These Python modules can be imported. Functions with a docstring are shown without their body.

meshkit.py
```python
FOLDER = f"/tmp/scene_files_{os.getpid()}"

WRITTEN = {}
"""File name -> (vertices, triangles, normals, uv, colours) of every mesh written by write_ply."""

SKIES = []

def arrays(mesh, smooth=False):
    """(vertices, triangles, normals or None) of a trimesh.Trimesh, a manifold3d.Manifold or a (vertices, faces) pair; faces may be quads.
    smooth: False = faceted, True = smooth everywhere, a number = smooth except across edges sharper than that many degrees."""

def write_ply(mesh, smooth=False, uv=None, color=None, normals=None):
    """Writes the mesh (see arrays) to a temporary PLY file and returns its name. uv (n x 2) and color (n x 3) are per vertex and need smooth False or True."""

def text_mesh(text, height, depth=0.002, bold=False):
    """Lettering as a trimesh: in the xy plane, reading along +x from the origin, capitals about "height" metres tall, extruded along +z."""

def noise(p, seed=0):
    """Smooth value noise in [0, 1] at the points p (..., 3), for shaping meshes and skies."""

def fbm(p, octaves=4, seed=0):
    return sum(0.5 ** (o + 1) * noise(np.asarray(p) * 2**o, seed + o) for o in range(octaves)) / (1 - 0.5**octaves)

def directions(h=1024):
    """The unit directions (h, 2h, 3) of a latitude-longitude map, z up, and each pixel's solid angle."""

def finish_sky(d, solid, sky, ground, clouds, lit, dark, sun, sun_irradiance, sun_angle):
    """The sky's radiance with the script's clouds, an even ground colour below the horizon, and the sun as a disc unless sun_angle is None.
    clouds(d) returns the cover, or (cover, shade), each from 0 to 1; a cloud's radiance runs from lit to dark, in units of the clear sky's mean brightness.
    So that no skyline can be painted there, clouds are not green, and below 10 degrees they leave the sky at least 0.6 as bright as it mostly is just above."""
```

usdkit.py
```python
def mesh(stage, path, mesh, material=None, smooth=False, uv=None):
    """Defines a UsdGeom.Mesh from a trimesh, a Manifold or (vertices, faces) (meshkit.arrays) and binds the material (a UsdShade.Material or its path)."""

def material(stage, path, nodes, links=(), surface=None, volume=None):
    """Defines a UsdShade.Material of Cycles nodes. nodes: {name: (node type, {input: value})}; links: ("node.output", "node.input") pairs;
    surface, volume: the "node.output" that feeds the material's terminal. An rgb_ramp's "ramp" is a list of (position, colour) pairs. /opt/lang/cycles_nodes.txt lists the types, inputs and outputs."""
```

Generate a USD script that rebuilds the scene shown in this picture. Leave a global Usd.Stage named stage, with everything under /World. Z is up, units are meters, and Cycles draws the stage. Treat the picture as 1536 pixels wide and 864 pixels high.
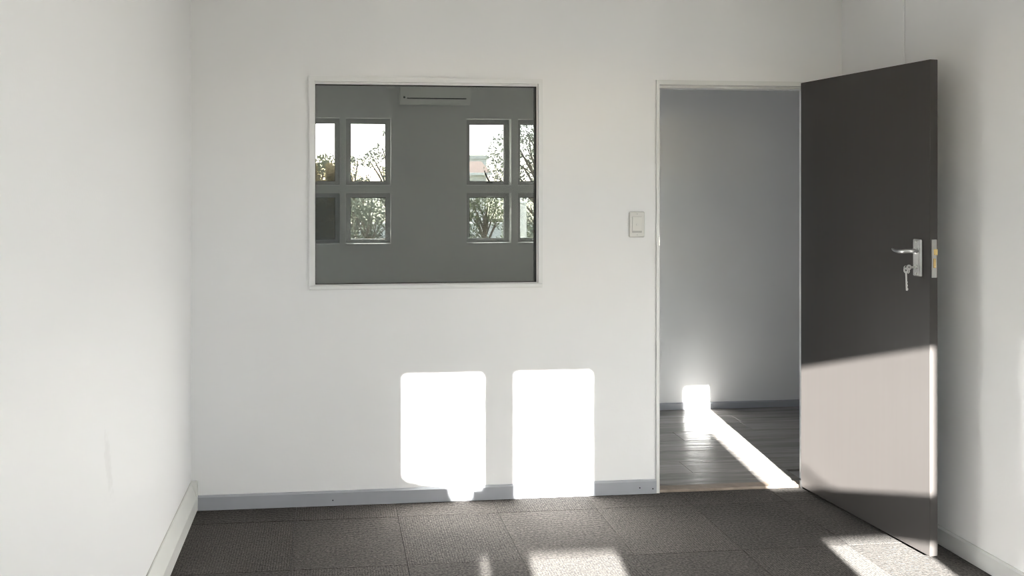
import math, random
import numpy as np, trimesh, usdkit
from shapely.geometry import Polygon, box as sbox
from pxr import Usd, UsdGeom, UsdLux, UsdShade, Gf, Sdf

rng = random.Random(7)
nrng = np.random.default_rng(7)
stage = Usd.Stage.CreateInMemory()
UsdGeom.SetStageUpAxis(stage, UsdGeom.Tokens.z)
UsdGeom.SetStageMetersPerUnit(stage, 1.0)
UsdGeom.Xform.Define(stage, '/World')
UsdGeom.Scope.Define(stage, '/World/Looks')

# ---------------------------------------------------------------- camera
YAW, F_PX, CX, CY, EYE = 0.0953, 1200.0, 612.5, 277.2, 1.60
cam = UsdGeom.Camera.Define(stage, '/World/camera')
cam.CreateHorizontalApertureAttr(36.0)
cam.CreateFocalLengthAttr(36.0 * F_PX / 1536)
cam.CreateHorizontalApertureOffsetAttr((768 - CX) / 1536 * 36.0)
cam.CreateVerticalApertureOffsetAttr(-(432 - CY) / 1536 * 36.0)
cam.CreateClippingRangeAttr(Gf.Vec2f(0.05, 500))
c_, s_ = math.cos(YAW), math.sin(YAW)
cam.AddTransformOp().Set(Gf.Matrix4d(c_, -s_, 0, 0, 0, 0, 1, 0, -s_, -c_, 0, 0, 0, 0, EYE, 1))
cam.CreateExposureAttr(0.52)

# ---------------------------------------------------------------- sun and sky
SUN = np.array([0.146, 1.0, -0.3325])            # the way the sunlight travels
sun = UsdLux.DistantLight.Define(stage, '/World/sun')
sun.CreateIntensityAttr(18.0)
sun.CreateAngleAttr(0.53)
sun.CreateNormalizeAttr(True)
sun.CreateColorAttr(Gf.Vec3f(1.0, 0.972, 0.94))
z_ = -SUN / np.linalg.norm(SUN)
x_ = np.cross([0, 0, 1], z_); x_ /= np.linalg.norm(x_)
y_ = np.cross(z_, x_)
sun.AddTransformOp().Set(Gf.Matrix4d(*x_, 0, *y_, 0, *z_, 0, 0, 0, 0, 1))
SUN_ROT = math.atan2(-SUN[0], -SUN[1])            # sky_texture: rotation 0 is +y
sky = UsdLux.DomeLight.Define(stage, '/World/sky')
sky.CreateIntensityAttr(1.0)
skymat = usdkit.material(stage, '/World/Looks/sky', {
    'co': ('texture_coordinate', {}),
    'mp': ('mapping', {'scale': (1.0, 1.0, 3.2)}),
    's': ('sky_texture', {'sky_type': 'multiple_scattering', 'sun_disc': False, 'sun_elevation': 0.318, 'sun_rotation': SUN_ROT, 'aerosol_density': 1.0}),
    'n': ('noise_texture', {'scale': 2.6, 'detail': 6.0, 'roughness': 0.55}),
    'r': ('rgb_ramp', {'ramp': [(0.38, (0, 0, 0)), (0.66, (1, 1, 1))]}),
    'm': ('mix', {'mix_type': 'mix', 'color2': (17.0, 17.2, 17.6)}),
    'b': ('background_shader', {'strength': 0.37})},
    [('co.generated', 'mp.vector'), ('mp.vector', 'n.vector'), ('n.fac', 'r.fac'), ('r.color', 'm.fac'), ('s.color', 'm.color1'), ('m.color', 'b.color')], surface='b.background')
UsdShade.MaterialBindingAPI.Apply(sky.GetPrim()).Bind(skymat)


# ---------------------------------------------------------------- materials
def mat(name, nodes, links=(), surface='p.BSDF'):
    return usdkit.material(stage, '/World/Looks/' + name, nodes, links, surface=surface)


def plain(name, col, rough=0.5, metal=0.0, spec=0.5, bump=None, vary=0.0, vscale=3.0):
    """A surface of one colour with a little tonal variation and fine relief."""
    n = {'p': ('principled_bsdf', {'base_color': col, 'roughness': rough, 'metallic': metal, 'specular_ior_level': spec})}
    l = []
    if vary or bump:
        n['g'] = ('geometry', {})
    if vary:
        n['v'] = ('noise_texture', {'scale': vscale, 'detail': 3.0})
        n['r'] = ('rgb_ramp', {'ramp': [(0.3, tuple(c * (1 - vary) for c in col)), (0.7, tuple(min(1, c * (1 + vary)) for c in col))]})
        l += [('g.position', 'v.vector'), ('v.fac', 'r.fac'), ('r.color', 'p.base_color')]
    if bump:
        n['bn'] = ('noise_texture', {'scale': bump[0], 'detail': 3.0})
        n['b'] = ('bump', {'strength': bump[1], 'distance': bump[2]})
        l += [('g.position', 'bn.vector'), ('bn.fac', 'b.height'), ('b.normal', 'p.normal')]
    return mat(name, n, l)


M = {}
XL_ = -0.69
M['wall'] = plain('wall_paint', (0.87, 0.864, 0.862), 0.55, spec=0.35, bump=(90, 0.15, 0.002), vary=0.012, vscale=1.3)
M['wall_corr'] = plain('corridor_paint', (0.79, 0.79, 0.79), 0.42, spec=0.5, bump=(90, 0.15, 0.002), vary=0.015)
M['wall_left'] = mat('wall_paint_with_scuff', {'g': ('geometry', {}),
    'mp': ('mapping', {'mapping_type': 'texture', 'location': (XL_, 2.56, 0.735), 'rotation': (0.32, 0, 0), 'scale': (1.0, 0.035, 0.13)}),
    'ln': ('vector_math', {'math_type': 'length'}),
    'n': ('noise_texture', {'scale': 40.0, 'detail': 4.0}), 'sub': ('math', {'math_type': 'multiply_add', 'value2': 1.6, 'value3': -0.8}),
    'add': ('math', {'math_type': 'add'}),
    'r': ('rgb_ramp', {'ramp': [(0.0, (0.80, 0.792, 0.785)), (0.75, (0.835, 0.828, 0.823)), (1.0, (0.87, 0.864, 0.862))]}),
    'bn': ('noise_texture', {'scale': 90.0, 'detail': 3.0}), 'b': ('bump', {'strength': 0.15, 'distance': 0.002}),
    'p': ('principled_bsdf', {'roughness': 0.55, 'specular_ior_level': 0.35})},
    [('g.position', 'mp.vector'), ('mp.vector', 'ln.vector1'), ('g.position', 'n.vector'), ('n.fac', 'sub.value1'), ('ln.value', 'add.value1'), ('sub.value', 'add.value2'), ('add.value', 'r.fac'), ('r.color', 'p.base_color'),
     ('g.position', 'bn.vector'), ('bn.fac', 'b.height'), ('b.normal', 'p.normal')])
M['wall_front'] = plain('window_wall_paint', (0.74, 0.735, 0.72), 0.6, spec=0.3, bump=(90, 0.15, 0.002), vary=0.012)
M['ceiling'] = plain('ceiling_paint', (0.86, 0.855, 0.85), 0.8, spec=0.2, bump=(60, 0.2, 0.003))
M['skirt'] = plain('grey_skirting_paint', (0.36, 0.372, 0.40), 0.4, vary=0.03, vscale=9)
M['skirt_r'] = plain('pale_skirting_paint', (0.62, 0.62, 0.61), 0.4, vary=0.02, vscale=9)
M['trunk'] = plain('off_white_trunking_plastic', (0.70, 0.70, 0.67), 0.38, vary=0.02, vscale=9)
M['frame'] = plain('white_frame_paint', (0.80, 0.80, 0.79), 0.33)
M['sill'] = plain('white_sill_board', (0.82, 0.82, 0.81), 0.35)
M['steel_frame'] = plain('off_white_steel_frame_enamel', (0.76, 0.76, 0.74), 0.3)
M['gasket'] = plain('black_rubber_gasket', (0.02, 0.02, 0.02), 0.5)
M['winframe'] = plain('grey_window_frame_paint', (0.42, 0.42, 0.41), 0.4)
M['chrome'] = plain('brushed_chrome', (0.66, 0.66, 0.66), 0.24, metal=1.0)
M['steel'] = plain('dull_steel', (0.60, 0.60, 0.58), 0.35, metal=1.0)
M['brass'] = plain('brass', (0.80, 0.58, 0.25), 0.25, metal=1.0)
M['dark_metal'] = plain('dark_metal', (0.03, 0.03, 0.03), 0.4, metal=0.3)
M['plastic'] = plain('ivory_plastic', (0.66, 0.65, 0.61), 0.3)
M['plastic_rock'] = plain('pale_ivory_plastic', (0.70, 0.69, 0.64), 0.25)
M['plastic_gap'] = plain('grey_plastic_shadow_line', (0.50, 0.49, 0.46), 0.5)
M['ac'] = plain('white_appliance_plastic', (0.88, 0.88, 0.84), 0.35)
M['slot'] = plain('dark_slot_plastic', (0.05, 0.05, 0.05), 0.5)
M['threshold'] = plain('brown_threshold_wood', (0.25, 0.20, 0.165), 0.5, vary=0.15, vscale=25)
M['under'] = plain('grey_screed', (0.30, 0.30, 0.30), 0.9)
M['plaster_out'] = plain('outside_plaster', (0.55, 0.53, 0.48), 0.9, bump=(40, 0.3, 0.01))
M['house'] = plain('white_house_plaster', (0.74, 0.74, 0.73), 0.85, vary=0.03)
M['bark'] = plain('bark', (0.14, 0.11, 0.085), 0.9, vary=0.3, vscale=14)
M['stem'] = plain('brown_stem', (0.17, 0.11, 0.07), 0.9, vary=0.3, vscale=14)
M['post'] = plain('pale_post_paint', (0.62, 0.62, 0.60), 0.7)
M['lawn'] = mat('dry_lawn', {'g': ('geometry', {}), 'n': ('noise_texture', {'scale': 1.6, 'detail': 6.0}),
    'r': ('rgb_ramp', {'ramp': [(0.3, (0.10, 0.12, 0.045)), (0.55, (0.20, 0.19, 0.09)), (0.75, (0.30, 0.26, 0.15))]}),
    'p': ('principled_bsdf', {'roughness': 0.95})}, [('g.position', 'n.vector'), ('n.fac', 'r.fac'), ('r.color', 'p.base_color')])

# dark brown laminate of the door: very fine upright grain
M['door'] = mat('dark_brown_door_laminate', {'g': ('geometry', {}), 'mp': ('mapping', {'scale': (60, 60, 1.6)}),
    'n': ('noise_texture', {'scale': 1.0, 'detail': 4.0}),
    'r': ('rgb_ramp', {'ramp': [(0.3, (0.0470, 0.0424, 0.0407)), (0.7, (0.0490, 0.0444, 0.0427))]}),
    'p': ('principled_bsdf', {'roughness': 0.5, 'specular_ior_level': 0.4, 'diffuse_roughness': 1.0})},
    [('g.position', 'mp.vector'), ('mp.vector', 'n.vector'), ('n.fac', 'r.fac'), ('r.color', 'p.base_color')])


def carpet(name, axis):
    """Needle-punched charcoal carpet tile; its ribs run along y ('x' bands) or along x ('y' bands)."""
    sc = (1.0, 0.22, 1.0) if axis == 'x' else (0.22, 1.0, 1.0)
    return mat(name, {
        'g': ('geometry', {}), 'oi': ('object_info', {}),
        'mp': ('mapping', {'scale': sc}),
        'fine': ('noise_texture', {'scale': 330.0, 'detail': 3.0, 'roughness': 0.7}),
        'mid': ('noise_texture', {'scale': 95.0, 'detail': 3.0, 'roughness': 0.75}),
        'big': ('noise_texture', {'scale': 3.0, 'detail': 3.0}),
        'wv': ('wave_texture', {'wave_type': 'bands', 'bands_direction': axis, 'scale': 28.0, 'distortion': 1.6, 'detail': 2.0, 'detail_scale': 3.0}),
        'r': ('rgb_ramp', {'ramp': [(0.25, (0.014, 0.0129, 0.0120)), (0.5, (0.056, 0.0505, 0.047)), (0.78, (0.118, 0.106, 0.097))]}),
        'a1': ('math', {'math_type': 'multiply_add', 'value2': 1.05, 'value3': -0.525}),
        'a2': ('math', {'math_type': 'add'}),
        'a3': ('math', {'math_type': 'multiply_add', 'value2': 0.22, 'value3': -0.11}),
        'a4': ('math', {'math_type': 'add'}),
        'a5': ('math', {'math_type': 'multiply_add', 'value2': 0.09, 'value3': -0.045}),
        'a6': ('math', {'math_type': 'add'}),
        'a7': ('math', {'math_type': 'multiply_add', 'value2': 0.08, 'value3': -0.04}),
        'a8': ('math', {'math_type': 'add'}),
        'hb': ('math', {'math_type': 'multiply_add', 'value2': 0.35}),
        'b': ('bump', {'strength': 0.6, 'distance': 0.004}),
        'p': ('principled_bsdf', {'roughness': 0.95, 'specular_ior_level': 0.1, 'sheen_weight': 0.05, 'sheen_roughness': 0.5})},
        [('g.position', 'mp.vector'), ('mp.vector', 'fine.vector'), ('g.position', 'mid.vector'), ('g.position', 'big.vector'), ('g.position', 'wv.vector'),
         ('mid.fac', 'a1.value1'), ('fine.fac', 'a2.value1'), ('a1.value', 'a2.value2'),
         ('big.fac', 'a3.value1'), ('a2.value', 'a4.value1'), ('a3.value', 'a4.value2'),
         ('wv.fac', 'a5.value1'), ('a4.value', 'a6.value1'), ('a5.value', 'a6.value2'),
         ('oi.random', 'a7.value1'), ('a6.value', 'a8.value1'), ('a7.value', 'a8.value2'),
         ('a8.value', 'r.fac'), ('r.color', 'p.base_color'),
         ('wv.fac', 'hb.value1'), ('fine.fac', 'hb.value3'), ('hb.value', 'b.height'), ('b.normal', 'p.normal')])


M['carpet_x'] = carpet('charcoal_carpet_ribs_along_room', 'x')
M['carpet_y'] = carpet('charcoal_carpet_ribs_across_room', 'y')

# grey-brown vinyl plank, worn sheen; grain along x
M['plank'] = mat('grey_brown_vinyl_plank', {'g': ('geometry', {}), 'oi': ('object_info', {}),
    'mp': ('mapping', {'scale': (1.6, 26.0, 1.0)}),
    'n': ('noise_texture', {'scale': 1.0, 'detail': 5.0, 'roughness': 0.6}),
    'm1': ('math', {'math_type': 'multiply_add', 'value2': 0.30, 'value3': -0.15}),
    'm2': ('math', {'math_type': 'add'}),
    'r': ('rgb_ramp', {'ramp': [(0.25, (0.16, 0.148, 0.14)), (0.75, (0.29, 0.272, 0.258))]}),
    'm3': ('math', {'math_type': 'multiply_add', 'value2': 0.16, 'value3': 0.16}),
    'b': ('bump', {'strength': 0.6, 'distance': 0.004}),
    'p': ('principled_bsdf', {'specular_ior_level': 0.5})},
    [('g.position', 'mp.vector'), ('mp.vector', 'n.vector'), ('oi.random', 'm1.value1'), ('n.fac', 'm2.value1'), ('m1.value', 'm2.value2'), ('m2.value', 'r.fac'), ('r.color', 'p.base_color'),
     ('n.fac', 'm3.value1'), ('m3.value', 'p.roughness'), ('n.fac', 'b.height'), ('b.normal', 'p.normal')])

M['roof'] = mat('faded_red_tile_roof', {'g': ('geometry', {}), 'n': ('noise_texture', {'scale': 4.0, 'detail': 4.0}),
    'r': ('rgb_ramp', {'ramp': [(0.3, (0.30, 0.17, 0.14)), (0.7, (0.42, 0.27, 0.23))]}), 'p': ('principled_bsdf', {'roughness': 0.85})},
    [('g.position', 'n.vector'), ('n.fac', 'r.fac'), ('r.color', 'p.base_color')])


def pane_mat(name, tint, refl, fres=False, gcol=(1, 1, 1)):
    n = {'t': ('transparent_bsdf', {'color': tint}), 'gl': ('glossy_bsdf', {'color': gcol, 'roughness': 0.0}), 'm': ('mix_closure', {'fac': refl})}
    l = [('t.BSDF', 'm.closure1'), ('gl.BSDF', 'm.closure2')]
    if fres:
        n['f'] = ('fresnel', {'IOR': 1.45})
        l.append(('f.fac', 'm.fac'))
    return mat(name, n, l, surface='m.closure')


M['pane'] = pane_mat('clear_window_pane', (0.97, 0.98, 0.97), 0.04, True)
M['tinted'] = pane_mat('grey_solar_glass', (0.36, 0.38, 0.37), 0.18, False, (0.98, 1.0, 0.94))


def leaf_mat(name, c0, c1):
    return mat(name, {'g': ('geometry', {}), 'r': ('rgb_ramp', {'ramp': [(0, c0), (1, c1)]}), 'd': ('principled_bsdf', {'roughness': 0.55}),
                      't': ('translucent_bsdf', {}), 'm': ('mix_closure', {'fac': 0.35})},
               [('g.random_per_island', 'r.fac'), ('r.color', 'd.base_color'), ('r.color', 't.color'), ('d.BSDF', 'm.closure1'), ('t.BSDF', 'm.closure2')], surface='m.closure')


M['leaf_grey'] = leaf_mat('grey_green_leaves', (0.13, 0.145, 0.115), (0.30, 0.31, 0.26))
M['leaf_green'] = leaf_mat('dull_green_leaves', (0.12, 0.135, 0.08), (0.30, 0.31, 0.20))
M['leaf_rust'] = leaf_mat('rusty_olive_leaves', (0.18, 0.14, 0.07), (0.42, 0.29, 0.15))

# ---------------------------------------------------------------- helpers
taken = {}


def fresh(parent, name):
    k = (parent, name)
    n = taken.get(k, 0)
    taken[k] = n + 1
    return name if n == 0 else f'{name}_{n:03d}'


def tag(p, label=None, cat=None, group=None, kind=None):
    for k, v in (('label', label), ('category', cat), ('group', group), ('kind', kind)):
        if v:
            p.SetCustomDataByKey(k, v)
    return p


ORIGIN = {}


def thing(name, at, label=None, cat=None, group=None, kind=None):
    path = '/World/' + fresh('/World', name)
    x = UsdGeom.Xform.Define(stage, path)
    x.AddTranslateOp().Set(Gf.Vec3d(*map(float, at)))
    ORIGIN[path] = np.array(at, float)
    return tag(x.GetPrim(), label, cat, group, kind)


def part(parent, name, mesh, m, label=None, kind=None, smooth=False):
    """A mesh given in world coordinates, defined as a child of the thing (or of one of its parts)."""
    pp = str(parent.GetPath())
    path = pp + '/' + fresh(pp, name)
    v, f = (mesh if isinstance(mesh, tuple) else (np.array(mesh.vertices), np.array(mesh.faces)))
    top = '/'.join(pp.split('/')[:3])
    tm = trimesh.Trimesh(np.asarray(v) - ORIGIN.get(top, np.zeros(3)), f, process=False)
    return tag(usdkit.mesh(stage, path, tm, M[m], smooth=smooth).GetPrim(), label, kind=kind)


def solo(name, mesh, m, label=None, cat=None, kind=None, smooth=False):
    path = '/World/' + fresh('/World', name)
    return tag(usdkit.mesh(stage, path, mesh, M[m], smooth=smooth).GetPrim(), label, cat, None, kind)


def bx(x0, x1, y0, y1, z0, z1):
    b = trimesh.creation.box([x1 - x0, y1 - y0, z1 - z0])
    b.apply_translation([(x0 + x1) / 2, (y0 + y1) / 2, (z0 + z1) / 2])
    return b


def cbx(x0, x1, y0, y1, z0, z1, c=0.003):
    """A box with chamfered edges (hull of the three shrunk boxes)."""
    c = min(c, (x1 - x0) / 2.2, (y1 - y0) / 2.2, (z1 - z0) / 2.2)
    pts = np.vstack([bx(x0 + c * (k != 0), x1 - c * (k != 0), y0 + c * (k != 1), y1 - c * (k != 1), z0 + c * (k != 2), z1 - c * (k != 2)).vertices for k in range(3)])
    return trimesh.convex.convex_hull(pts)


def cat(*ms):
    return trimesh.util.concatenate(list(ms))


def xz_slab(poly, y0, y1):
    """A shapely polygon in (x, z), extruded from y0 to y1."""
    m = trimesh.creation.extrude_polygon(poly, y1 - y0, engine='earcut')
    v = m.vertices.copy()
    m.vertices = np.c_[v[:, 0], y1 - v[:, 2], v[:, 1]]
    return m


def sweep_along(profile, axis, a, b):
    """A convex 2-d profile run along x or y from a to b. profile points are (across, z)."""
    pts = []
    for u, z in profile:
        for t in (a, b):
            pts.append((t, u, z) if axis == 'x' else (u, t, z))
    return trimesh.convex.convex_hull(np.array(pts))


def tube(path, radii, sides=10, cap=True):
    p = np.asarray(path, float)
    r = np.broadcast_to(np.asarray(radii, float), (len(p),))
    t = np.gradient(p, axis=0); t /= np.linalg.norm(t, axis=1, keepdims=True)
    ref = np.array([0, 0, 1.0]) if abs(t[0, 2]) < 0.9 else np.array([1.0, 0, 0])
    v = []
    for i in range(len(p)):
        a = np.cross(t[i], ref); a /= np.linalg.norm(a) + 1e-12
        b = np.cross(t[i], a)
        for k in range(sides):
            w = 2 * math.pi * k / sides
            v.append(p[i] + r[i] * (math.cos(w) * a + math.sin(w) * b))
    f = []
    for i in range(len(p) - 1):
        for k in range(sides):
            q0, q1 = i * sides + k, i * sides + (k + 1) % sides
            f += [[q0, q1, q1 + sides], [q0, q1 + sides, q0 + sides]]
    if cap:
        n = len(v); v += [p[0], p[-1]]
        for k in range(sides):
            f += [[n, (k + 1) % sides, k], [n + 1, (len(p) - 1) * sides + k, (len(p) - 1) * sides + (k + 1) % sides]]
    m = trimesh.Trimesh(np.array(v), np.array(f), process=False)
    m.fix_normals()
    return m


# ---------------------------------------------------------------- the room
D, DB = 4.017, 4.120            # the facing wall: room side, corridor side
XL, XR = -0.69, 2.702           # side walls
YW, YG, YO = -0.81, -0.96, -1.04  # window wall: inner face, glass plane, outer face
H = 2.85
YC = 5.462                      # far corridor wall
CX0, CX1 = -1.9, 5.2            # corridor ends
T = 0.10

WX0, WX1, WZ0, WZ1 = -0.112, 1.072, 1.075, 2.140    # inner window, outside of its frame
DX0, DX1, DZ = 1.676, 2.560, 2.144                  # door frame, outside
hole_w = sbox(WX0 + 0.004, WZ0 + 0.004, WX1 - 0.004, WZ1 - 0.004)
hole_d = sbox(DX0 + 0.004, -0.2, DX1 - 0.004, DZ - 0.004)
solo('wall_back', xz_slab(sbox(CX0, -0.05, CX1, H).difference(hole_w).difference(hole_d), D, DB), 'wall', 'off-white painted wall facing the camera, with inner window and doorway', None, 'structure')
solo('wall_left', bx(XL - T, XL, YW, D, -0.05, H), 'wall_left', 'plain off-white side wall on the left', None, 'structure')
solo('wall_right', bx(XR, XR + T, YW, D, -0.05, H), 'wall', 'plain off-white side wall behind the open door', None, 'structure')
solo('ceiling', bx(XL - T, XR + T, YO, D, H, H + 0.08), 'ceiling', 'white painted ceiling of the room, above the picture', None, 'structure')
solo('wall_corridor', bx(CX0, CX1, YC, YC + T, -0.05, H), 'wall_corr', 'grey-white corridor wall seen through the doorway', None, 'structure')
solo('wall_corridor_end', cat(bx(CX0 - T, CX0, DB, DB + 0.12, -0.05, H), bx(CX0 - T, CX0, YC - 0.12, YC + T, -0.05, H), bx(CX0 - T, CX0, DB + 0.12, YC - 0.12, 2.30, H), bx(CX0 - T, CX0, DB + 0.12, YC - 0.12, -0.05, 0.10)), 'wall_corr', 'end wall of the corridor around its tall window, out of view', None, 'structure')
we = thing('window_10', (CX0, 4.79, 0.1), 'tall window at the end of the corridor, out of view', None, None, 'structure')
part(we, 'window_frame', cat(*[bx(CX0 - 0.07, CX0 - 0.03, a, b, c, d) for a, b, c, d in ((4.24, 4.28, 0.1, 2.3), (5.302, 5.342, 0.1, 2.3), (4.77, 4.81, 0.1, 2.3), (4.24, 5.342, 0.1, 0.14), (4.24, 5.342, 2.26, 2.3))]), 'winframe')
part(we, 'glass_pane', bx(CX0 - 0.052, CX0 - 0.046, 4.27, 5.31, 0.13, 2.27), 'pane')
solo('wall_corridor_end', cat(bx(CX1, CX1 + T, DB, YC + T, -0.05, H)), 'wall_corr', 'other end wall of the corridor, out of view', None, 'structure')
solo('ceiling', bx(CX0 - T, CX1 + T, DB, YC + T, H, H + 0.08), 'ceiling', 'white painted ceiling of the corridor', None, 'structure')

# window wall behind the camera: eight panes in two pairs of columns
COLS = [(-0.366, 0.038), (0.207, 0.606), (1.558, 1.967), (2.146, 2.552)]
ROWS = [(1.637, 2.294), (0.984, 1.457)]
FR = 0.05
wall = sbox(XL - T, -0.4, XR + T, H + 0.08)
for a, b in COLS:
    for c, d in ROWS:
        wall = wall.difference(sbox(a - FR, c - FR, b + FR, d + FR))
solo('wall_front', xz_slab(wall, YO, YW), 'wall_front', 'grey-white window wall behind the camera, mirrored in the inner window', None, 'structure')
win_n = 1
pos_words = [('first', 'left'), ('second', 'left'), ('third', 'right'), ('fourth', 'right')]
for ci, (a, b) in enumerate(COLS):
    for ri, (c, d) in enumerate(ROWS):
        win_n += 1
        t = thing(f'window_{win_n}', ((a + b) / 2, YG, c - FR), f'{"tall upper" if ri == 0 else "short lower"} outside window, {pos_words[ci][0]} column from the left in the reflection', None, None, 'structure')
        fo, fi = sbox(a - FR, c - FR, b + FR, d + FR), sbox(a, c, b, d)
        part(t, 'window_frame', xz_slab(fo.difference(fi), YG - 0.035, YG + 0.03), 'winframe')
        part(t, 'glazing_bead', xz_slab(fi.difference(fi.buffer(-0.006)), YG - 0.012, YG + 0.012), 'gasket')
        part(t, 'glass_pane', bx(a + 0.003, b - 0.003, YG - 0.003, YG + 0.003, c + 0.003, d - 0.003), 'pane')
        part(t, 'sill', cbx(a - FR + 0.001, b + FR - 0.001, YG + 0.03, YW + 0.018, c - FR, c - FR + 0.014, 0.003), 'sill')
        if ri == 0 and ci == 2:
            part(t, 'window_stay', cat(tube([(1.730, YG + 0.04, 1.762), (1.745, YG + 0.045, 1.72), (1.765, YG + 0.045, 1.675), (1.785, YG + 0.04, 1.642)], [0.006, 0.008, 0.009, 0.011], 8),
                                       cbx(1.755, 1.825, YG + 0.028, YG + 0.048, 1.618, 1.636, 0.003)), 'dark_metal', 'dark casement stay')

# floor: charcoal carpet tiles on a screed
PX, PY = 0.492, 0.492
SX, SY = -0.175, 3.844
fl = thing('floor', (0, 0, -0.05), 'charcoal carpet tile floor of the room', None, None, 'structure')
part(fl, 'screed', bx(XL - T, XR + T, YW, D, -0.05, -0.007), 'under')
for iy in range(-1, 11):
    y1 = min(SY + PY - iy * PY - PY, D) if iy >= 0 else D
    y0 = max(SY - (iy + 1) * PY, YW) if iy >= 0 else SY
    for ix in range(-2, 7):
        x0, x1 = max(SX + ix * PX, XL), min(SX + (ix + 1) * PX, XR)
        if x1 - x0 < 0.02 or y1 - y0 < 0.02:
            continue
        g = 0.0005
        lift = nrng.uniform(-0.0008, 0.0006)
        m = cbx(x0 + g, x1 - g, y0 + g, y1 - g, -0.007, lift, 0.0013)
        part(fl, 'carpet_tile', m, 'carpet_x' if (ix + iy) % 2 else 'carpet_y')

# corridor floor of planks, with a brown threshold
fc = thing('floor', ((CX0 + CX1) / 2, 4.8, -0.05), 'glossy grey-brown plank floor of the corridor', None, None, 'structure')
part(fc, 'screed', bx(CX0, CX1, DB - 0.06, YC, -0.05, -0.003), 'under')
PW, PL = 0.178, 1.22
r = 0
y = DB - 0.046
while y < YC - 0.01:
    y1 = min(y + PW, YC)
    x = CX0 - nrng.uniform(0.1, PL - 0.1)
    while x < CX1:
        xa, xb = max(x, CX0), min(x + PL, CX1)
        if y < DB:
            xa, xb = max(xa, DX0 + 0.016), min(xb, DX1 - 0.033)
        if xb - xa > 0.03 and xb > 0.6 and xa < 4.6:
            part(fc, 'plank', cbx(xa + 0.0006, xb - 0.0006, y + 0.0006, y1 - 0.0006, -0.003, 0.009 + nrng.uniform(-0.0003, 0.0003), 0.0012), 'plank')
        x += PL
    y = y1
    r += 1
part(fc, 'vinyl', cat(bx(CX0, 0.0, DB, YC, -0.003, 0.0085), bx(4.9, CX1, DB, YC, -0.003, 0.0085)), 'plank')
solo('trim_2', cbx(DX0 + 0.014, DX1 - 0.033, D - 0.006, DB - 0.045, -0.002, 0.014, 0.004), 'threshold', 'brown wooden threshold strip in the doorway', None, 'structure')

# skirtings and trunking
bk = thing('baseboard_back', (0.5, D, 0), 'low grey skirting along the facing wall', None, None, 'structure')
part(bk, 'board', sweep_along([(D - 0.013, 0), (D - 0.013, 0.064), (D - 0.007, 0.072), (D, 0.072), (D, 0)], 'x', XL + 0.034, DX0 - 0.001), 'skirt')
for xs, zs in ((0.005, 0.028), (1.585, 0.033), (1.655, 0.026)):
    sc = trimesh.creation.cylinder(0.0035, 0.002, sections=10); sc.apply_transform(trimesh.transformations.rotation_matrix(math.pi / 2, [1, 0, 0])); sc.apply_translation([xs, D - 0.0135, zs])
    part(bk, 'screw', sc, 'dark_metal')
bb = thing('baseboard_right', (XR, 1.6, 0), 'pale grey skirting along the right wall behind the door', None, None, 'structure')
part(bb, 'board', sweep_along([(XR - 0.013, 0), (XR - 0.013, 0.071), (XR - 0.007, 0.079), (XR, 0.079), (XR, 0)], 'y', YW, D - 0.001), 'skirt_r')
bl = thing('baseboard_left', (XL, 1.6, 0), 'off-white sloped trunking skirting along the left wall', None, None, 'structure')
part(bl, 'trunking', sweep_along([(XL, 0), (-0.658, 0), (-0.658, 0.068), (-0.662, 0.073), (XL + 0.006, 0.139), (XL, 0.141)], 'y', YW, D - 0.022), 'trunk')
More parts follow.
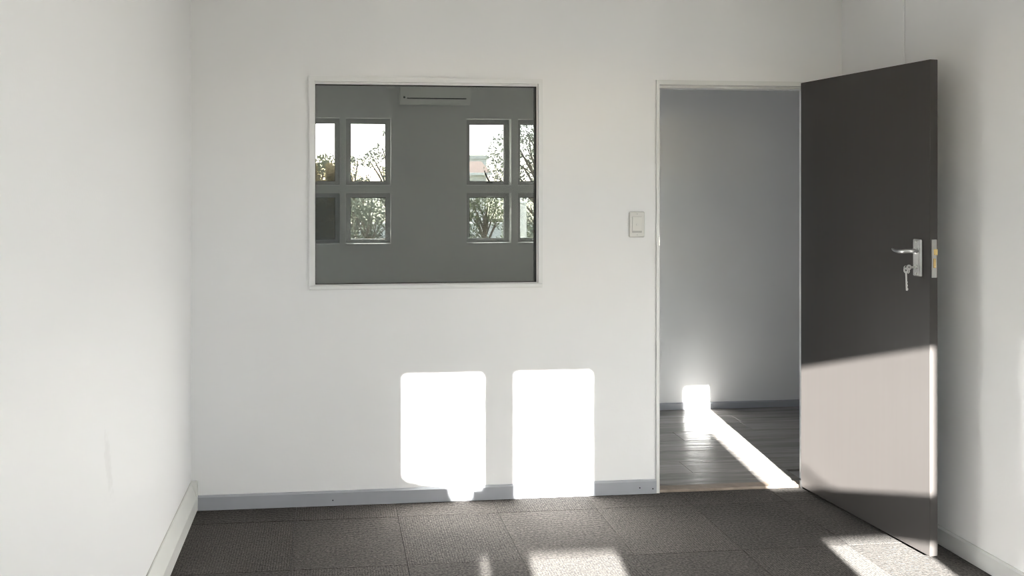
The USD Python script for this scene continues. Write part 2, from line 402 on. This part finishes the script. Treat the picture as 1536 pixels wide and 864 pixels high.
part(bl, 'end_cap', cbx(XL, -0.655, D - 0.024, D, 0, 0.146, 0.004), 'trunk')
part(bl, 'lid_seam', bx(XL, XL + 0.0025, YW, D - 0.024, 0.1405, 0.1425), 'plastic_gap')
bc = solo('baseboard_corridor', sweep_along([(YC - 0.012, 0.009), (YC - 0.012, 0.050), (YC, 0.056), (YC, 0.009)], 'x', CX0, CX1), 'skirt', 'low grey skirting along the corridor wall', None, 'structure')
solo('trim_1', cbx(XR - 0.010, XR, 3.545, 3.594, 0.079, H, 0.003), 'wall', 'narrow white vertical cover strip on the right wall above the door', None, 'structure')

# inner window
w1 = thing('window_1', ((WX0 + WX1) / 2, D, WZ0), 'square inner window of grey mirroring glass in a white frame', None, None, 'structure')
O = sbox(WX0, WZ0, WX1, WZ1)
I = sbox(-0.090, 1.094, 1.050, 2.112)
FT = xz_slab(O.difference(sbox(-0.088, 1.097, 1.052, 2.116)), D - 0.014, DB + 0.006)
part(w1, 'window_frame', FT, 'frame')
part(w1, 'inner_bead', xz_slab(sbox(-0.0885, 1.0965, 1.0525, 2.1165).difference(sbox(-0.083, 1.101, 1.045, 2.104)), D + 0.004, D + 0.05), 'frame')
part(w1, 'gasket', xz_slab(sbox(-0.084, 1.100, 1.046, 2.105).difference(sbox(-0.081, 1.103, 1.036, 2.100)), D + 0.012, D + 0.04), 'gasket')
part(w1, 'glass_pane', bx(-0.082, 1.040, D + 0.020, D + 0.026, 1.102, 2.102), 'tinted')
part(w1, 'sill', cbx(WX0 + 0.001, WX1 - 0.001, D - 0.019, D + 0.018, WZ0 + 0.002, 1.099, 0.005), 'frame')

# ---------------------------------------------------------------- door
HX, HY = 2.458, 4.002
ang = math.atan2(3.1924 - 4.017, 2.5434 - 2.458)
tx, ty = math.cos(ang), math.sin(ang)          # along the leaf, hinge -> free edge
nx, ny = ty, -tx                               # out of the face seen (towards -x)
LW, LT = 0.806, 0.040
Z0, Z1 = 0.012, 2.136


def on_door(m):
    """From door coordinates (along, out of the seen face, up) to the world."""
    v = np.array(m.vertices)
    m = m.copy()
    m.vertices = np.c_[HX + v[:, 0] * tx + v[:, 1] * nx, HY + v[:, 0] * ty + v[:, 1] * ny, v[:, 2]]
    m.fix_normals()
    return m


dr = thing('door_1', (2.09, D, 0), 'dark brown flush door standing wide open in an off-white steel frame', None, None, 'structure')
jd0, jd1 = D - 0.011, DB + 0.006
jamb = [xz_slab(sbox(DX0, 0, DX1, DZ).difference(sbox(DX0 + 0.016, -0.1, DX1 - 0.030, 2.121)), jd0, jd1)]
stops = [bx(DX0 + 0.015, DX0 + 0.022, D + 0.042, DB + 0.0055, 0.009, 2.123), bx(DX0 + 0.023, 2.53, D + 0.042, DB + 0.0055, 2.110, 2.123)]
part(dr, 'door_frame', cat(*jamb, *stops), 'steel_frame')
leaf = part(dr, 'door_leaf', on_door(cbx(0.004, LW + 0.012, -LT, 0, Z0, Z1, 0.0018)), 'door')
part(dr, 'strike_plate', cbx(DX0 + 0.010, DX0 + 0.0175, jd0 - 0.0015, jd0 + 0.03, 1.285, 1.335, 0.001), 'steel', 'steel strike plate')
part(dr, 'hinge', cat(*[on_door(cbx(-0.006, 0.010, -0.066, -LT + 0.004, z, z + 0.1, 0.002)) for z in (0.22, 1.05, 1.85)]), 'steel')
part(dr, 'bottom_pivot', on_door(cbx(-0.004, 0.010, -0.012, 0.004, 0.002, 0.045, 0.003)), 'dark_metal', 'dark bottom pivot')
# lever handle on a long plate
L0 = LW + 0.012
hc = 0.758
pl = part(dr, 'handle_plate', on_door(cbx(hc - 0.023, hc + 0.023, -0.001, 0.009, 1.203, 1.364, 0.004)), 'chrome', 'chrome lever handle plate')
part(pl, 'plate_ridge', on_door(cbx(hc - 0.011, hc + 0.012, 0.008, 0.0125, 1.207, 1.360, 0.003)), 'chrome')
for z in (1.352, 1.215):
    sc = trimesh.creation.cylinder(0.0045, 0.003, sections=12); sc.apply_transform(trimesh.transformations.rotation_matrix(math.pi / 2, [1, 0, 0])); sc.apply_translation([hc, 0.0135, z])
    part(pl, 'screw', on_door(sc), 'steel', smooth=40)
rose = trimesh.creation.cylinder(0.0125, 0.012, sections=24); rose.apply_transform(trimesh.transformations.rotation_matrix(math.pi / 2, [1, 0, 0])); rose.apply_translation([hc, 0.016, 1.313])
part(pl, 'spindle_collar', on_door(rose), 'chrome', smooth=40)
lv = tube([(hc, 0.012, 1.313), (hc, 0.034, 1.313), (hc - 0.004, 0.044, 1.313), (hc - 0.012, 0.050, 1.312), (hc - 0.032, 0.052, 1.309), (hc - 0.054, 0.052, 1.308), (hc - 0.072, 0.052, 1.310), (hc - 0.084, 0.050, 1.313), (hc - 0.094, 0.045, 1.315)],
          [0.009, 0.009, 0.009, 0.0095, 0.010, 0.009, 0.0075, 0.006, 0.0045], 12)
part(dr, 'lever', on_door(lv), 'chrome', 'chrome door lever', smooth=50)
kc = trimesh.creation.cylinder(0.0085, 0.008, sections=20); kc.apply_transform(trimesh.transformations.rotation_matrix(math.pi / 2, [1, 0, 0])); kc.apply_translation([hc, 0.0155, 1.243])
part(dr, 'lock_cylinder', on_door(kc), 'steel', smooth=40)
# lock on the free edge
fp = part(dr, 'lock_faceplate', on_door(cbx(L0 - 0.001, L0 + 0.0025, -0.033, -0.008, 1.203, 1.366, 0.001)), 'steel', 'steel lock faceplate on the door edge')
lt = trimesh.convex.convex_hull(np.array([(L0, -0.0265, 1.300), (L0, -0.0145, 1.300), (L0, -0.0265, 1.325), (L0, -0.0145, 1.325), (L0 + 0.012, -0.0265, 1.300), (L0 + 0.012, -0.0265, 1.325)]))
part(fp, 'latch', on_door(lt), 'brass', 'brass latch')
part(fp, 'bolt', on_door(cbx(L0, L0 + 0.004, -0.027, -0.014, 1.245, 1.285, 0.001)), 'brass', 'brass dead bolt')
for z in (1.356, 1.213):
    sc = trimesh.creation.cylinder(0.004, 0.002, sections=12); sc.apply_transform(trimesh.transformations.rotation_matrix(math.pi / 2, [0, 1, 0])); sc.apply_translation([L0 + 0.003, -0.0205, z])
    part(fp, 'screw', on_door(sc), 'steel', smooth=40)

# keys hanging in the lock
kb = on_door(bx(hc, hc + 0.001, 0.02, 0.021, 1.2, 1.201)).vertices[0]
ks = thing('key_bunch', (kb[0], kb[1], 1.138), 'pair of steel keys on a ring hanging from the dark door lock', 'keys')


def bow(u, o, z, rad, thick, along_u):
    m = trimesh.creation.annulus(rad * 0.35, rad, thick, sections=20)
    # annulus axis z -> lie in the (out, up) plane or in the (along, up) plane
    if along_u:
        m.apply_transform(trimesh.transformations.rotation_matrix(math.pi / 2, [1, 0, 0]))
    else:
        m.apply_transform(trimesh.transformations.rotation_matrix(math.pi / 2, [0, 1, 0]))
    m.apply_translation([u, o, z])
    return m


part(ks, 'key', on_door(cat(cbx(hc - 0.0012, hc + 0.0012, 0.014, 0.040, 1.238, 1.247, 0.0005), bow(hc, 0.048, 1.2425, 0.012, 0.0024, False))), 'steel', 'key turned in the lock')
rg = []
for k in range(25):
    w = 2 * math.pi * k / 24
    rg.append((hc - 0.008 + 0.014 * math.cos(w), 0.052 + 0.004 * math.sin(w), 1.232 + 0.016 * math.sin(w)))
part(ks, 'ring', on_door(tube(rg, 0.0016, 6, cap=False)), 'steel', smooth=True)
u = hc - 0.014
k2 = cat(bow(u, 0.050, 1.228, 0.013, 0.0024, True), cbx(u - 0.0045, u + 0.0045, 0.0488, 0.0512, 1.140, 1.219, 0.0008), cbx(u + 0.003, u + 0.0075, 0.0488, 0.0512, 1.143, 1.152, 0.0008), cbx(u + 0.003, u + 0.007, 0.0488, 0.0512, 1.160, 1.167, 0.0008), cbx(u + 0.003, u + 0.0065, 0.0488, 0.0512, 1.174, 1.180, 0.0008))
sh = trimesh.transformations.rotation_matrix(math.radians(-3), [0, 1, 0], [u, 0.05, 1.228])
k2.apply_transform(sh)
part(ks, 'key', on_door(k2), 'steel', 'long key hanging from the ring')

# light switch
sw = thing('light_switch', (1.572, D, 1.329), 'small ivory wall light switch between the inner window and the door', 'switch')
part(sw, 'plate', cbx(1.531, 1.613, D - 0.010, D, 1.329, 1.461, 0.004), 'plastic')
part(sw, 'recess', cbx(1.546, 1.598, D - 0.0108, D - 0.008, 1.352, 1.436, 0.001), 'plastic_gap')
part(sw, 'rocker', trimesh.convex.convex_hull(np.array([(x, y, z) for x in (1.5475, 1.5965) for y, z in ((D - 0.006, 1.354), (D - 0.006, 1.434), (D - 0.0135, 1.4335), (D - 0.0115, 1.394), (D - 0.0105, 1.3545))])), 'plastic_rock')
dot = trimesh.creation.cylinder(0.007, 0.004, sections=20); dot.apply_transform(trimesh.transformations.rotation_matrix(math.pi / 2, [1, 0, 0])); dot.apply_translation([1.573, D - 0.0125, 1.394])
part(sw, 'button', dot, 'plastic', smooth=40)
for z in (1.341, 1.449):
    sc = trimesh.creation.cylinder(0.003, 0.003, sections=12); sc.apply_transform(trimesh.transformations.rotation_matrix(math.pi / 2, [1, 0, 0])); sc.apply_translation([1.572, D - 0.010, z])
    part(sw, 'screw', sc, 'plastic_gap')

# air conditioner between the windows, seen in the inner window
ac = thing('air_conditioner', (1.132, YW, 2.483), 'white wall air conditioner mirrored at the top of the inner window', 'air conditioner')
A0, A1, AZ0, AZ1 = 0.744, 1.520, 2.483, 2.780
prof = [(YW, AZ0 + 0.02), (YW + 0.10, AZ0), (YW + 0.165, AZ0 + 0.012), (YW + 0.205, AZ0 + 0.06), (YW + 0.212, AZ0 + 0.16), (YW + 0.195, AZ1 - 0.02), (YW + 0.17, AZ1), (YW, AZ1)]
part(ac, 'body', sweep_along(prof, 'x', A0, A1), 'ac', smooth=25)
part(ac, 'air_slot', sweep_along([(YW + 0.13, AZ0 + 0.006), (YW + 0.2055, AZ0 + 0.058), (YW + 0.2085, AZ0 + 0.067), (YW + 0.15, AZ0 + 0.05)], 'x', A0 + 0.07, A1 - 0.05), 'slot')
part(ac, 'flap', sweep_along([(YW + 0.135, AZ0 + 0.0005), (YW + 0.172, AZ0 + 0.012), (YW + 0.2085, AZ0 + 0.050), (YW + 0.204, AZ0 + 0.053), (YW + 0.165, AZ0 + 0.018)], 'x', A0 + 0.075, A1 - 0.055), 'ac')
part(ac, 'front_panel', sweep_along([(YW + 0.2095, AZ0 + 0.085), (YW + 0.215, AZ0 + 0.16), (YW + 0.2, AZ1 - 0.03), (YW + 0.19, AZ1 - 0.03), (YW + 0.19, AZ0 + 0.085)], 'x', A0 + 0.02, A1 - 0.02), 'ac')
part(ac, 'indicator', cbx(A0 + 0.03, A0 + 0.052, YW + 0.19, YW + 0.214, AZ0 + 0.06, AZ0 + 0.082, 0.003), 'slot')
jb = thing('junction_box', (0.645, YW, 2.660), 'small white box on the wall beside the mirrored air conditioner', 'junction box')
part(jb, 'housing', cbx(0.600, 0.690, YW, YW + 0.045, 2.660, 2.750, 0.004), 'ac')
part(jb, 'lid', cbx(0.605, 0.685, YW + 0.044, YW + 0.052, 2.665, 2.745, 0.003), 'ac')

# ---------------------------------------------------------------- outside
GZ = -0.35
solo('ground', bx(-60, 60, -90, YO, GZ - 0.2, GZ), 'lawn', 'dry lawn outside the windows', None, 'structure')


def leaves(centres, size, flat=0.0):
    """One rhombus leaf, folded along its rib, at each centre, turned at random."""
    n = len(centres)
    a = nrng.normal(size=(n, 3)); a[:, 2] -= flat; a /= np.linalg.norm(a, axis=1, keepdims=True)
    b = nrng.normal(size=(n, 3)); b -= (a * b).sum(1, keepdims=True) * a; b /= np.linalg.norm(b, axis=1, keepdims=True)
    nn = np.cross(a, b)
    s = nrng.uniform(size[0], size[1], (n, 1))
    v = np.stack([centres - a * s, centres + b * s * 0.42 + nn * s * 0.12, centres + a * s, centres - b * s * 0.42 + nn * s * 0.12], 1).reshape(-1, 3)
    k = np.arange(n)[:, None] * 4
    f = np.vstack([k + [0, 1, 2], k + [0, 2, 3]])
    return trimesh.Trimesh(v, f, process=False)


def ball(c, r, n):
    d = nrng.normal(size=(n, 3)); d /= np.linalg.norm(d, axis=1, keepdims=True)
    return np.array(c) + d * np.array(r) * nrng.uniform(0.35, 1.0, (n, 1)) ** 0.6


def tree(name, label, cat_, group, x, y, top, width, m, n_blob, n_leaf, size, low=0.25, seed=0):
    """A tree or bush: trunk, branches reaching to each tuft, tufts of leaves."""
    r2 = np.random.default_rng(seed)
    t = thing(name, (x, y, GZ), label, cat_, group)
    hgt = top - GZ
    tips = []
    for k in range(n_blob):
        w = r2.uniform(0, 2 * math.pi); q = math.sqrt(r2.uniform(0, 1))
        zz = r2.uniform(low, 0.97)
        env = math.sin(math.pi * min(1, max(0.12, (1.02 - zz) / (1.02 - low) * 0.8 + 0.1)))
        tips.append((x + math.cos(w) * q * width / 2 * env, y + math.sin(w) * q * width / 2 * env * 0.8, GZ + hgt * zz))
    tr = tube([(x, y, GZ - 0.05), (x + 0.02 * width, y, GZ + hgt * 0.25), (x - 0.03 * width, y, GZ + hgt * 0.55), (x + 0.02 * width, y, GZ + hgt * 0.85)], [0.035 * hgt, 0.028 * hgt, 0.018 * hgt, 0.006 * hgt], 8)
    tp = part(t, 'trunk', tr, 'bark', smooth=True)
    br = []
    for (bx_, by_, bz_) in tips:
        z0 = GZ + max(0.1, (bz_ - GZ) * 0.55)
        mid = ((x + bx_) / 2 + r2.normal(0, 0.03 * width), (y + by_) / 2, (z0 + bz_) / 2 + 0.05 * hgt)
        br.append(tube([(x, y, z0), mid, (bx_, by_, bz_)], [0.010 * hgt, 0.006 * hgt, 0.0022 * hgt], 5))
    part(t, 'branches', cat(*br), 'bark', kind='stuff')
    rad = width * 0.16
    cs = np.vstack([ball(p, (rad, rad, rad * 0.8), n_leaf) for p in tips])
    part(t, 'foliage', leaves(cs, size), m, kind='stuff')
    return t


tree('tree', 'loose grey-green tree mirrored in the second column of windows', 'tree', None, 1.63, -13.0, 3.10, 1.75, 'leaf_grey', 46, 60, (0.03, 0.06), 0.15, 1)
tree('tree', 'dense tree filling the mirrored window nearest the glass edge', 'tree', None, 5.15, -11.0, 3.25, 2.7, 'leaf_grey', 80, 70, (0.03, 0.06), 0.10, 2)
tree('bush', 'low grey-green bush left of the mirrored tree', 'bush', None, 0.50, -9.4, 2.28, 1.10, 'leaf_grey', 34, 60, (0.025, 0.05), 0.08, 3)
tree('bush', 'low broad bush below the mirrored house', 'bush', None, 3.05, -7.6, 1.45, 1.5, 'leaf_green', 40, 70, (0.02, 0.045), 0.08, 4)
tree('bush', 'dull bush in the mirrored lower window of the second column', 'bush', None, 0.66, -6.2, 1.42, 1.2, 'leaf_grey', 40, 70, (0.02, 0.045), 0.08, 5)
tree('tree', 'small distant tree at the left of the mirrored windows', 'tree', None, -0.30, -16.0, 2.45, 1.7, 'leaf_green', 36, 60, (0.04, 0.08), 0.15, 6)

# rusty shrub close outside the first window: the sun throws its outline on the wall
sb = thing('shrub', (-0.25, -1.28, GZ), 'rusty leafed shrub close outside the first mirrored window', 'shrub')
st = []
for sx in (-0.45, -0.32, -0.20, -0.04, 0.03):
    st.append(tube([(-0.22, -1.28, GZ - 0.03), ((sx - 0.22) / 2, -1.27, 0.5), (sx, -1.26, 1.55)], [0.02, 0.013, 0.006], 6))
part(sb, 'stems', cat(*st), 'stem', kind='stuff')
N = 42000
P = np.c_[nrng.uniform(-0.62, 0.12, N), nrng.uniform(-1.40, -1.16, N), nrng.uniform(GZ + 0.25, 1.95, N)]
prof_x = [-0.62, -0.43, -0.20, -0.178, -0.168, -0.072, -0.06, 0.0, 0.06, 0.12]
prof_z = [1.80, 1.865, 1.825, 1.80, 1.62, 1.62, 1.80, 1.805, 1.78, 1.45]
topz = np.interp(P[:, 0], prof_x, prof_z) - (P[:, 1] + 1.2) * 0.3325
keep = (P[:, 2] < topz - 0.015) & (np.hypot(P[:, 0] + 0.022 - 0.03 * 0, P[:, 2] - 1.485 + (P[:, 1] + 1.2) * 0.3325) > 0.055)
part(sb, 'foliage', leaves(P[keep], (0.020, 0.036)), 'leaf_rust', kind='stuff')

# white house with a faded tile roof across the lawn
hs = thing('house', (5.2, -28.7, GZ), 'white house with faded red tile roof, far behind the mirrored trees', 'house')
hx0, hx1, hy0, hy1 = 3.6, 6.72, -31.0, -26.5
part(hs, 'wall', bx(hx0, hx1, hy0, hy1, GZ, 2.08), 'house')
part(hs, 'roof', trimesh.convex.convex_hull(np.array([(hx0 - 0.2, hy1 + 0.25, 2.05), (hx1 + 0.2, hy1 + 0.25, 2.05), (hx0 - 0.2, hy1 + 0.25, 2.12), (hx1 + 0.2, hy1 + 0.25, 2.12), (hx0 - 0.2, hy0 - 0.25, 2.05), (hx1 + 0.2, hy0 - 0.25, 2.05), (hx0 - 0.2, (hy0 + hy1) / 2, 2.70), (hx1 + 0.2, (hy0 + hy1) / 2, 2.70)])), 'roof')
part(hs, 'gutter', bx(hx0 - 0.2, hx1 + 0.2, hy1 + 0.25, hy1 + 0.37, 2.02, 2.13), 'house')

# pale gatepost by the dense tree and a low garden wall
gp = thing('gatepost', (3.205, -5.2, GZ), 'pale square post in the mirrored lower window nearest the glass edge', 'post')
part(gp, 'post', cbx(3.145, 3.265, -5.26, -5.14, GZ - 0.02, 1.28, 0.01), 'post')
part(gp, 'cap', cbx(3.13, 3.28, -5.275, -5.125, 1.28, 1.31, 0.01), 'post')
gw = thing('garden_wall', (3.0, -19, GZ), 'low pale garden wall across the lawn', 'wall')
part(gw, 'wall', bx(-9, 16, -19.1, -18.9, GZ - 0.05, 0.24), 'house')
part(gw, 'coping', cbx(-9.02, 16.02, -19.15, -18.85, 0.24, 0.30, 0.01), 'house')
h2 = thing('house', (6.5, -38, GZ), 'pale flat-roofed building above the mirrored tile roof', 'house')
part(h2, 'wall', bx(3.5, 8.7, -41, -36.5, GZ, 3.05), 'house')
part(h2, 'parapet', bx(3.4, 8.8, -41.1, -36.4, 3.05, 3.25), 'post')
